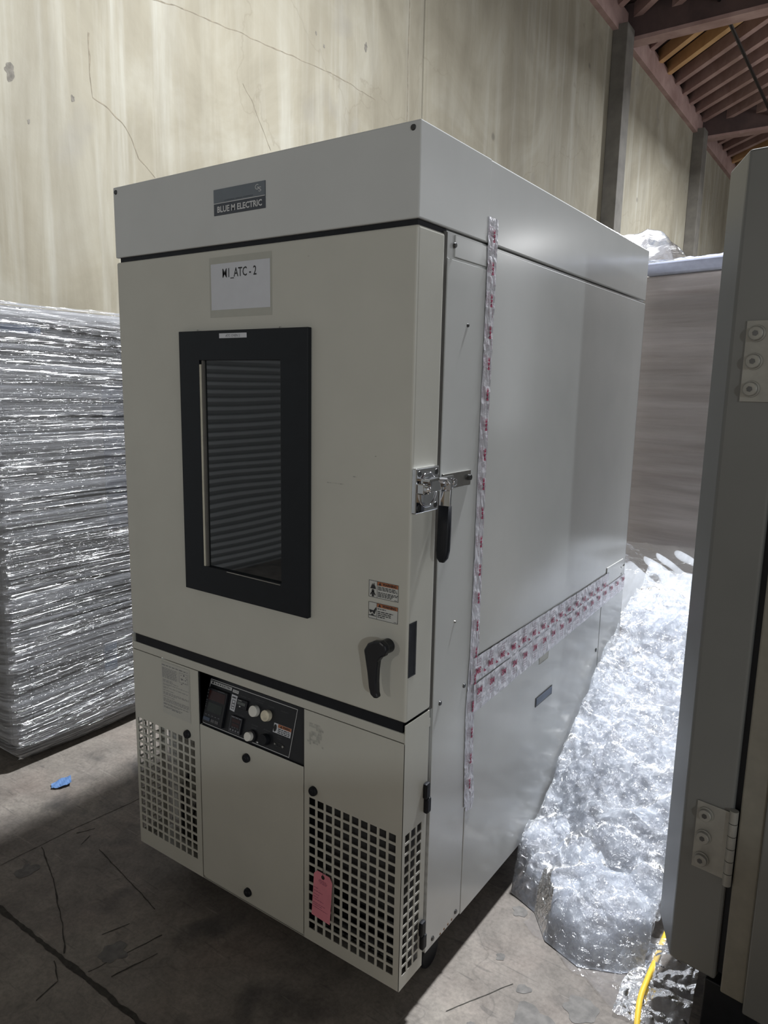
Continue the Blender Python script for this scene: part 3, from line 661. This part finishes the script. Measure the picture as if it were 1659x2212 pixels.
mb = MB(); rect(mb, f, .2585, .588, .2592, .742); rect(mb, f, .134, .7495, .259, .7501); mb.build('sheet_edge', SCUFF, doc)
# worn sticker residue on the right panel
mb = MB(); cells = 9
for i in range(cells):
    for j in range(12):
        if noise.noise((i*.45, j*.5, 3.1)) > -.12+(.25 if i in (0, cells-1) or j in (0, 11) else 0):
            x = .701+i*.0058; z = .668+j*.0053; rect(mb, FR(.0005), x, z, x+.0058, z+.0053)
mb.build('sticker_residue', SCUFF, ch)
mb = MB()
for x0, z0, L in ((.76, 1.335, .05), (.835, 1.355, .01), (.895, 1.405, .004), (.70, 1.84, .006)): scribble(mb, FR(.0004), x0, x0+L, z0, .002, .008)
mb.build('scuff', SCUFF, ch)
# label strip and flush pull on the right side
pu = B(W, W+.002, .752, .885, .567, .598).build('flush_pull_rim', BLACKP, ch, bevel=.0005)
B(W+.0004, W+.0028, .757, .880, .572, .593).build('pull_recess', NAVY, pu)
mb = MB(); rect(mb, SD(.0006), .762, .705, .838, .735); s = mb.build('rating_sticker', PAINT, ch)
mb = MB(); border(mb, SD(.0009), .764, .707, .836, .733, .0012); mb.build('printed_text', SCUFF, s)
# casters
def caster(x, y, t=1):
    c = B(x-.035, x+.035, y-.035, y+.035, .124, .136).build('caster', DSTEEL, ch)
    MB().ring((x, y, .106), (x, y, .124), .022, .022, 16).build('swivel', DSTEEL, c)
    for sx in (-.018, .018): MB().ring((x+sx-.011, y+.02, .042), (x+sx+.011, y+.02, .042), .042, .042, 28).build('wheel', BLACK, c, bevel=.005)
    MB().box(x-.004, x+.004, y-.012, y+.03, .04, .107).build('fork', DSTEEL, c)
for x in (.08, W-.07):
    for y in (.20, D-.15): caster(x, y)
# --- foil tape
def wavy_strip(name, path, halfw, mat, seed, lift=.0012, amp=.0022, n=160, m_=12):
    """path: list of (y,z) centreline, halfw: list of half widths, perpendicular in the side plane."""
    vs = []; fs = []
    for i in range(n):
        t = i/(n-1)*(len(path)-1); k = min(int(t), len(path)-2); a = t-k
        y = path[k][0]*(1-a)+path[k+1][0]*a; z = path[k][1]*(1-a)+path[k+1][1]*a; h = halfw[k]*(1-a)+halfw[k+1]*a
        dy = path[k+1][0]-path[k][0]; dz = path[k+1][1]-path[k][1]; L = math.hypot(dy, dz); ny, nz = -dz/L, dy/L
        for j in range(m_):
            s = (2*j/(m_-1)-1); ed = h*(1+.03*noise.noise((t*14, seed, s*3)))
            yy = y+ny*s*ed; zz_ = z+nz*s*ed
            vs.append((W+lift+amp*abs(noise.noise((yy*45, zz_*45, seed)))*1.3+.0012*abs(noise.noise((yy*120, zz_*120, seed+4))), yy, zz_))
    for i in range(n-1):
        for j in range(m_-1): fs.append((i*m_+j, i*m_+j+1, (i+1)*m_+j+1, (i+1)*m_+j))
    return MB().add(vs, fs).build(name, mat, ch, smooth=False)
tv = wavy_strip('foil_tape', [(.320, 1.950), (.322, 1.85), (.319, 1.6), (.316, 1.35), (.317, 1.1), (.318, .90), (.306, .73), (.312, .58), (.324, .45), (.306, .436)], [.027, .024, .023, .0225, .023, .024, .023, .024, .028, .004], FOIL, 1.)
def vunit(mb, mp, y, z, k=1.):
    # print running down the vertical strip: large letters, small lines beside it
    f = lambda u, v: (W+.0052, y+v*k, z-u*k)
    put_text(mb, '3M', f, 0, .0040, .030, .0135, .05)
    f2 = lambda u, v: (W+.0050, y+v*k, z-u*k)
    for i in range(3): scribble(mp, f2, -.004, .026, -.0055-.006*i, .0022, .006)
    scribble(mp, f2, .036, .052, -.004, .0020, .004); scribble(mp, f2, .020, .055, .0165, .0022, .006)
mb = MB(); mp = MB()
z = 1.925
while z > .48:
    vunit(mb, mp, .314 if z > .8 else .308, z); z -= .0735
mb.build('printed_text', REDINK, tv); mp.build('printed_text', PALEINK, tv)
th1 = wavy_strip('foil_tape', [(.300, .832), (.7, .836), (1.1, .838), (1.40, .846)], [.034, .034, .033, .030], FOIL, 5., lift=.0030)
th2 = wavy_strip('foil_tape', [(.318, .752), (.7, .768), (1.1, .782), (1.600, .800)], [.040, .038, .036, .031], FOIL, 9., lift=.0044)
mb = MB(); mp = MB(); mb2 = MB(); mp2 = MB()
y = .335; k = 0
while y < 1.39:
    zc = .834+.010*(y-.3)
    f = lambda u, v, y=y, zc=zc: (W+.0075, y-u, zc-v)       # upside-down print on the upper strip
    put_text(mb, '3M', f, -.0135, -.002, .0135, .016, .05)
    for i in range(3): scribble(mp, f, -.013, .011, -.010-.0072*i, .0022, .007)
    scribble(mp, f, .020, .030, .004, .0022, .006)
    mb.add([f(-.030, .020), f(-.046, .020), f(-.032, .010)], [(0, 1, 2)]); y += .072
y = .345
while y < 1.59:
    zc = .757+.036*(y-.3)
    f = lambda u, v, y=y, zc=zc: (W+.0090, y+u, zc+v)
    put_text(mb2, '3M', f, -.0135, .002, .0135, .020, .05)
    for i in range(3): scribble(mp2, f, -.012, .012, -.006-.0072*i, .0022, .007)
    scribble(mp2, f, .018, .027, .008, .0022, .006); y += .072
mb.build('printed_text', REDINK, th1); mp.build('printed_text', PALEINK, th1); mb2.build('printed_text', REDINK, th2); mp2.build('printed_text', PALEINK, th2)

# ================================================================== PINK TAG
pk = empty('hang_tag', (.757, -.006, .2), 'pink card tag hanging from the right front grille of the chamber', 'tag')
def TG(d): return lambda u, v: (.730+u*.060, -.006-d-.010*(1-v)*1.0, .209+v*.124-u*.004)
mb = MB(); pol = [(0, 0), (1, .0), (1, .90), (.85, 1.0), (.17, 1.0), (0, .91)]
mb.prism(pol, lambda a, b_, t: TG(t)(a, b_), 0, .0007); mb.build('card', PINK, pk)
mb = MB(); f = TG(.001)
c = [(.5+.09*math.cos(t*.4), .92+.045*math.sin(t*.4)) for t in range(16)]; mb.add([f(a, b_) for a, b_ in c], [tuple(range(16))]); mb.build('eyelet', DSTEEL, pk)
mb = MB(); mb.tube([(.760, -.008, .323), (.757, -.004, .340), (.752, .004, .346), (.758, .006, .330)], .0008, 6); mb.build('wire', DSTEEL, pk)
mb = MB(); f = TG(.0012); TAGINK = simple('tag_ink', (.30, .08, .15), .6)
for v, a, b_ in ((.83, .3, .68), (.80, .28, .75), (.77, .35, .72), (.62, .05, .3), (.55, .05, .55), (.48, .05, .35), (.42, .04, .3), (.37, .04, .6), (.29, .03, .7), (.25, .03, .55), (.20, .03, .85)): scribble(mb, f, a, b_, v, .011, .12)
mb.build('printed_text', TAGINK, pk)

# ================================================================== RIGHT-HAND CHAMBER
rc = empty('neighbouring_chamber', (1.9, 1.0, 0), 'dark grey chamber at the right edge, its bolted door hinges facing the camera', 'oven')
ang = math.radians(-8)
ca, sa = math.cos(ang), math.sin(ang); PX, PY = 1.512, .436
def RC(u, v): return (PX+u*ca-v*sa, PY+u*sa+v*ca)     # u along the near face, v away from the viewer
def prismz(poly, z0, z1): return MB().prism(poly, lambda a, b_, t: (*RC(a, b_), t), z0, z1)
rd = prismz([(0, 0), (.108, 0), (.108, 1.05), (-.078, 1.05), (-.078, .13), (-.060, .10)], .172, 2.050).build('door', PAINT2, rc, bevel=.006)
prismz([(.108, .012), (.122, .012), (.122, 1.04), (.108, 1.04)], .19, 2.03).build('gasket', BLACK, rc)
prismz([(.122, 0), (.175, 0), (.175, 1.05), (.122, 1.05)], .150, 2.06).build('door_frame', simple('frame_beige', (.20, .185, .15), .5, var=.08), rc, bevel=.004)
prismz([(.175, -.006), (1.1, -.006), (1.1, 1.06), (.175, 1.06)], .130, 2.07).build('body', PAINT2, rc, bevel=.004)
prismz([(.08, .02), (.18, .02), (.18, .14), (.08, .14)], 0, .150).build('foot', BLACK, rc, bevel=.004)
prismz([(.95, .02), (1.05, .02), (1.05, .14), (.95, .14)], 0, .130).build('foot', BLACK, rc, bevel=.004)
prismz([(.95, .9), (1.05, .9), (1.05, 1.02), (.95, 1.02)], 0, .130).build('foot', BLACK, rc, bevel=.004)
prismz([(.10, .9), (.18, .9), (.18, 1.02), (.10, 1.02)], 0, .150).build('foot', BLACK, rc, bevel=.004)
def rhinge(z0, z1):
    h = prismz([(.030, -.004), (.105, -.004), (.105, 0), (.030, 0)], z0, z1).build('hinge', HZ, rc, bevel=.001)
    for i in range(3):
        z = z1-(z1-z0)*(.16+.34*i); p = RC(.052, 0); d = Vector(RC(0, -1))-Vector(RC(0, 0))
        q = lambda k: (p[0]+d.x*k, p[1]+d.y*k, z)
        MB().lathe(q(0), (d.x, d.y, 0), [(.004, .0175), (.007, .0175), (.0071, .0145), (.015, .0145), (.0165, .0135), (.0168, .009)], 24).build('bolt', HZ, h, bevel=.001)
        MB().ring(q(.0172), q(.0176), .0062, .0062, 6).build('bolt_socket', DSTEEL, h)
    for i in range(6):
        a = RC(.112, -.006); zz_ = z0-.01+(z1-z0+.02)*i/6
        MB().ring((a[0], a[1], zz_+.001), (a[0], a[1], zz_+(z1-z0+.02)/6-.001), .0095, .0095, 18).build('knuckle', HZ, h)
HZ = simple('hinge_zinc', (.30, .29, .26), .5, .4, var=.1)
rhinge(.442, .612); rhinge(1.540, 1.708)

# ================================================================== LEFT WRAPPED CABINET
lw = empty('wrapped_cabinet', (-1.6, .9, 0), 'grey cabinet bundled in shiny stretch film, standing on the floor at left', 'cabinet')
LX = -.915
B(-2.35, LX, .085, 1.85, .085, 1.825).build('body', WRAPGREY, lw, bevel=.03, seg=3)
B(-2.3, LX+.003, .10, 1.8, .572, .584).build('seam_strip', GASK, lw)
B(LX, LX+.003, .163, .168, .12, .57).build('seam_strip', GASK, lw)
B(LX, LX+.003, .13, .42, .60, 1.70).build('door', simple('wrapped_door_grey', (.29, .29, .285), .5, var=.06), lw, bevel=.002)
B(LX, LX+.006, .545, .72, .92, 1.54).build('window', NAVY, lw, bevel=.01)
B(LX, LX+.004, .13, .295, 1.725, 1.755).build('blue_label', simple('label_blue', (.10, .18, .34), .5), lw)
B(LX, LX+.008, .50, .56, .28, .42).build('blue_label', simple('pale_blue', (.30, .38, .52), .5), lw)
B(-2.3, LX-.14, .24, 1.8, .0, .085).build('pallet', simple('pallet_dark', (.03, .028, .025), .8, var=.2), lw)
# stretch film: lofted round the front and the aisle side, displaced in streaks
vs = []; fs = []
per = []
r = .05; y0f, x1f = .060, LX+.028
N1, NC, N2 = 30, 8, 80
for i in range(N1): per.append((-1.9+(x1f-r+1.9)*i/N1, y0f, 0, -1))
for i in range(NC):
    t = -math.pi/2+math.pi/2*i/NC; per.append((x1f-r+r*math.cos(t), y0f+r+r*math.sin(t), math.cos(t), math.sin(t)))
for i in range(N2+1): per.append((x1f, y0f+r+(1.45-y0f-r)*i/N2, 1, 0))
NZ = 420; top = 1.842
for j in range(NZ+9):
    for i, (x, y, nx, ny) in enumerate(per):
        s = y-x*.6
        if j < NZ:
            z = .012+(top-.03-.012)*j/(NZ-1)
            tiltz = z-.10*s*(1-z)                     # streaks slant more towards the floor
            d = .0060*noise.noise((s*.7, 2.3, tiltz*30))+.0042*noise.noise((s*1.0, 7.1, tiltz*80))+.011*noise.noise((s*2.2, 4.4, z*3.2))
            if z < .10: d -= (.10-z)**1.4*2.2
            vs.append((x+nx*d, y+ny*d, z+.012*noise.noise((s*1.5, 1, z*2))))
        else:
            k = (j-NZ+1)/9; ins = .03*(1-math.cos(k*math.pi/2))+.12*max(0, k-.5)*2
            vs.append((x-nx*ins, y-ny*ins, top-.03+.03*math.sin(k*math.pi/2)+.010*noise.noise((s*9, k*3, 1))+.012*noise.noise((s*3, 0, 1))))
n = len(per)
for j in range(NZ+8):
    for i in range(n-1): fs.append((j*n+i, j*n+i+1, (j+1)*n+i+1, (j+1)*n+i))
MB().add(vs, fs).build('stretch_film', FILM_WRAP, lw, smooth=True)

# ================================================================== REAR LOADS
bl = empty('wrapped_load', (1.15, 2.9, 0), 'tall brown carton load wrapped in clear film behind the chamber', 'load', rotz=math.radians(-12), local=True)
B(-.37, .75, -.42, .55, .12, 2.12).build('carton', BROWN, bl, bevel=.012)
B(-.38, .76, -.43, .56, 0, .12).build('pallet', simple('pallet_wood', (.22, .15, .09), .8, var=.2), bl)
B(-.355, .745, -.432, .56, 2.12, 2.185).build('top_pad', simple('top_pad', (.36, .38, .46), .4, var=.1), bl, bevel=.01)
def sheet(fnc, nu, nv, name, mat, parent, smooth=True):
    vs = [fnc(i/(nu-1), j/(nv-1)) for j in range(nv) for i in range(nu)]
    fs = [(j*nu+i, j*nu+i+1, (j+1)*nu+i+1, (j+1)*nu+i) for j in range(nv-1) for i in range(nu-1)]
    return MB().add(vs, fs).build(name, mat, parent, smooth=smooth)
def fl_(u, v):
    x = -.385+u*1.14; z = .2+v*1.985; d = .012*noise.noise((x*1.5, 1, z*4))+.006*noise.noise((x*2, 3, z*22)); return (x, -.440+d-.012, z)
sheet(fl_, 60, 160, 'stretch_film', FILM_LOAD, bl)
def ft_(u, v):
    x = -.385+u*1.14; y = -.46+v*.7; return (x, y, 2.200-.02*max(0, .1-v)*10+.016*noise.noise((x*9, y*6, 2))+.01*abs(noise.noise((x*22, y*5, 5))))
sheet(ft_, 90, 50, 'top_film', FILM_DRAPE, bl)
# smooth sheet sloping from the load down to the heap
def tail(u, v):
    x = .74+u*.68; y = 2.36-.68*v; z = .80-.10*v-.12*v*v+.03*u*(1-v)
    fold = .020*noise.noise((u*3-v*2.2, v*.8, 8))+.006*(1-2*abs(noise.noise((u*5-v*4, v*1.2, 4))))
    return (min(x, 1.425), y+.03*noise.noise((u*3, v*3, 3)), z+fold)
o = sheet(tail, 110, 100, 'plastic_sheet', FILM_SHEET, None); tag(o, 'smooth clear plastic sheet sloping down in front of the brown load', 'plastic film')
gl_ = empty('shrouded_crate', (.2, 4.3, 0), 'pale grey crate under a clear plastic bag behind the chamber', 'crate')
B(-.8, .78, 3.85, 5.0, .1, 2.28).build('crate', simple('crate_grey', (.52, .51, .49), .5, var=.08, vscale=2), gl_, bevel=.01)
B(-.8, .78, 3.85, 5.0, 0, .1).build('pallet', simple('pallet_wood', (.22, .15, .09), .8), gl_)
B(-.805, .785, 3.844, 5.01, 2.02, 2.25).build('band', NAVY, gl_)
def bag(u, v):
    x = -.75+u*1.50; y = 3.80+v*.9
    pk_ = .34/(1+math.exp(-(x+.02)/.10))/(1+math.exp((x-.47)/.028))
    edge = min(1, v*9)
    crease = .018*(1-2*abs(noise.noise((x*7+y*2, y*1.5, 5))))*edge
    return (x, y-.03*(1-edge), 2.22+(pk_*(1-.25*v)+.075)*edge+.02*noise.noise((x*5, y*4, 1))+crease)
sheet(bag, 130, 70, 'plastic_bag', FILM_DRAPE, gl_)

# ================================================================== FILM HEAP IN THE AISLE
PROF = [(.45, .0), (.52, .06), (.645, .150), (.838, .222), (.984, .330), (1.125, .409), (1.378, .523), (1.605, .661), (2.2, .78), (2.6, .6)]
def prof_at(y):
    if y <= PROF[0][0]: return 0
    for (a, h0), (b_, h1) in zip(PROF, PROF[1:]):
        if y <= b_: return h0+(h1-h0)*(y-a)/(b_-a)
    return PROF[-1][1]
def front_at(x):
    pts = [(.995, .62), (1.05, .60), (1.10, .58), (1.17, .49), (1.28, .455), (1.38, .50), (1.45, .56), (1.60, .60)]
    for (a, h0), (b_, h1) in zip(pts, pts[1:]):
        if x <= b_: return h0+(h1-h0)*max(0, x-a)/(b_-a)
    return pts[-1][1]
def heap(seed, k, mat, name, nx=120, ny=380, am=1.):
    def fnc(u, v):
        x = 1.000+u*.43; yf = front_at(x); y = yf+(1.95-yf)*v**1.15
        dy = y-yf; h = prof_at(y)*k
        fh = .165*(1-math.exp(-max(0, dy)/(.045+.10*min(1, u*1.6)))); h = fh if dy < .12 else max(h*min(1, .6+(dy-.12)*2), fh)
        p = Vector((x, y, seed))
        q = Vector((x*.55+y*.5, y*.9-x*.4, seed)); rd = lambda v: 1-2*abs(noise.noise(v))
        big = noise.noise(p*5.0)*.075+noise.noise(p*9.5)*.040
        cr = rd(q*10)*.026+rd(p*20+Vector((3, 1, 0)))*.010+rd(q*44)*.0034
        e = min(1, dy/.06)*am
        hh = max(.003, h+(big+cr)*e)
        jx = noise.noise(p*30+Vector((9, 0, 0)))*.010*e; jy = noise.noise(p*30+Vector((0, 9, 0)))*.010*e
        return (min(max(x+jx, 1.004), 1.440), y+jy, hh)
    return sheet(fnc, nx, ny, name, mat, HP, smooth=True)
HP = empty('plastic_film_heap', (1.22, 1.3, 0), 'heap of crumpled clear plastic film in the aisle beside the chamber', 'plastic film')
heap(1.7, 1.0, FILM_HEAP, 'film_layer')
heap(8.3, .80, FILM_HEAP, 'film_layer', 90, 260)
heap(15.1, .60, FILM_HEAP, 'film_layer', 80, 200)
heap(21.9, .92, FILM_HEAP, 'film_layer', 90, 260)
# loose skirts lying on the concrete
def skirt(u, v):
    x = 1.09+u*.34+.02*noise.noise((v*4, u*2, 2)); y0 = .66-.20*u+.28*max(0, u-.65); yb = y0+.10
    y1 = .42+.10*(1-u)-.05*u
    y = yb*(1-v)+y1*v+.03*noise.noise((u*5, v*3, 8))
    return (x, y, .004+.010*abs(noise.noise((u*9, v*7, 3)))*(1-v)+.004*abs(noise.noise((u*30, v*24, 3))))
sheet(skirt, 60, 40, 'film_skirt', FILM_FLAT, HP)
# scrap of film under the neighbouring chamber
sc = None
def scrap(u, v):
    x = 1.385+u*.17+.02*v+.010*noise.noise((u*4, v*5, 1)); y = .66-.30*v+.02*u+.012*noise.noise((u*5, v*4, 6))
    p = Vector((x, y, 4.)); return (x, y, .006+.045*(1-v)*u+.020*abs(noise.noise(p*14))+.006*abs(noise.noise(p*40)))
o = sheet(scrap, 90, 90, 'film_scrap', film_mat('scrap_film', 0., .35, .7, .15, .45, tint=(.9, .93, 1.0), rough=.15, bscale=30, bstr=.6, bdist=.01, ior=1.4, gadd=.04), None, smooth=True); tag(o, 'small torn sheet of clear film under the dark neighbouring chamber', 'plastic film')
# cord
def bez(p, n=24):
    out = []
    P_ = [Vector(p[0])]+[Vector(q) for q in p]+[Vector(p[-1])]
    for i in range(1, len(P_)-2):
        for k in range(n):
            t = k/n; a, b_, c, d_ = P_[i-1:i+3]
            out.append(.5*((2*b_)+(-a+c)*t+(2*a-5*b_+4*c-d_)*t*t+(-a+3*b_-3*c+d_)*t**3))
    out.append(P_[-2]); return out
o = MB().tube(bez([(1.452, .95, .012), (1.447, .70, .010), (1.450, .60, .014), (1.452, .50, .022), (1.455, .42, .016), (1.485, .28, .009), (1.53, .1, .009), (1.56, -.3, .009)]), .0075, 10).build('power_cord', YELLOW, None, smooth=True)
tag(o, 'yellow power cord running along the floor past the plastic film', 'cord')
# blue tape scrap
mb = MB(); vs = []; fs = []
for i in range(11):
    u = i/10; wd = (.018+.024*min(1, u*2.2))
    cx_, cy_ = -.690+.018*u, .098+.072*u
    for j in range(5):
        v = j/4-.5; vs.append((cx_+v*wd*1.9*.80, cy_-v*wd*1.9*.45+.004*math.sin(i*2.2)*v, .003+.010*u*(v+.5)+.004*abs(math.sin(u*6+v*3))))
for i in range(10):
    for j in range(4): fs.append((i*5+j, i*5+j+1, (i+1)*5+j+1, (i+1)*5+j))
o = mb.add(vs, fs).build('tape_scrap', BLUE, None); tag(o, 'crumpled scrap of blue masking tape on the concrete floor', 'tape')

# crate standing ahead of the chamber, its shade lies on the lower panels and the concrete
cr_ = empty('storage_crate', (3.2, -2.45, 0), 'plain wooden crate standing on the floor ahead of the chamber', 'crate')
CRW = simple('crate_wood', (.30, .21, .12), .75, var=.15, vscale=9)
for k in range(6):
    z0 = .06+.198*k
    B(2.72, 3.68, -3.38, -1.52, z0, z0+.192).build('plank', CRW, cr_, bevel=.004)
for x in (2.76, 3.15, 3.54): B(x, x+.1, -3.36, -1.54, 0, .06).build('skid', CRW, cr_)
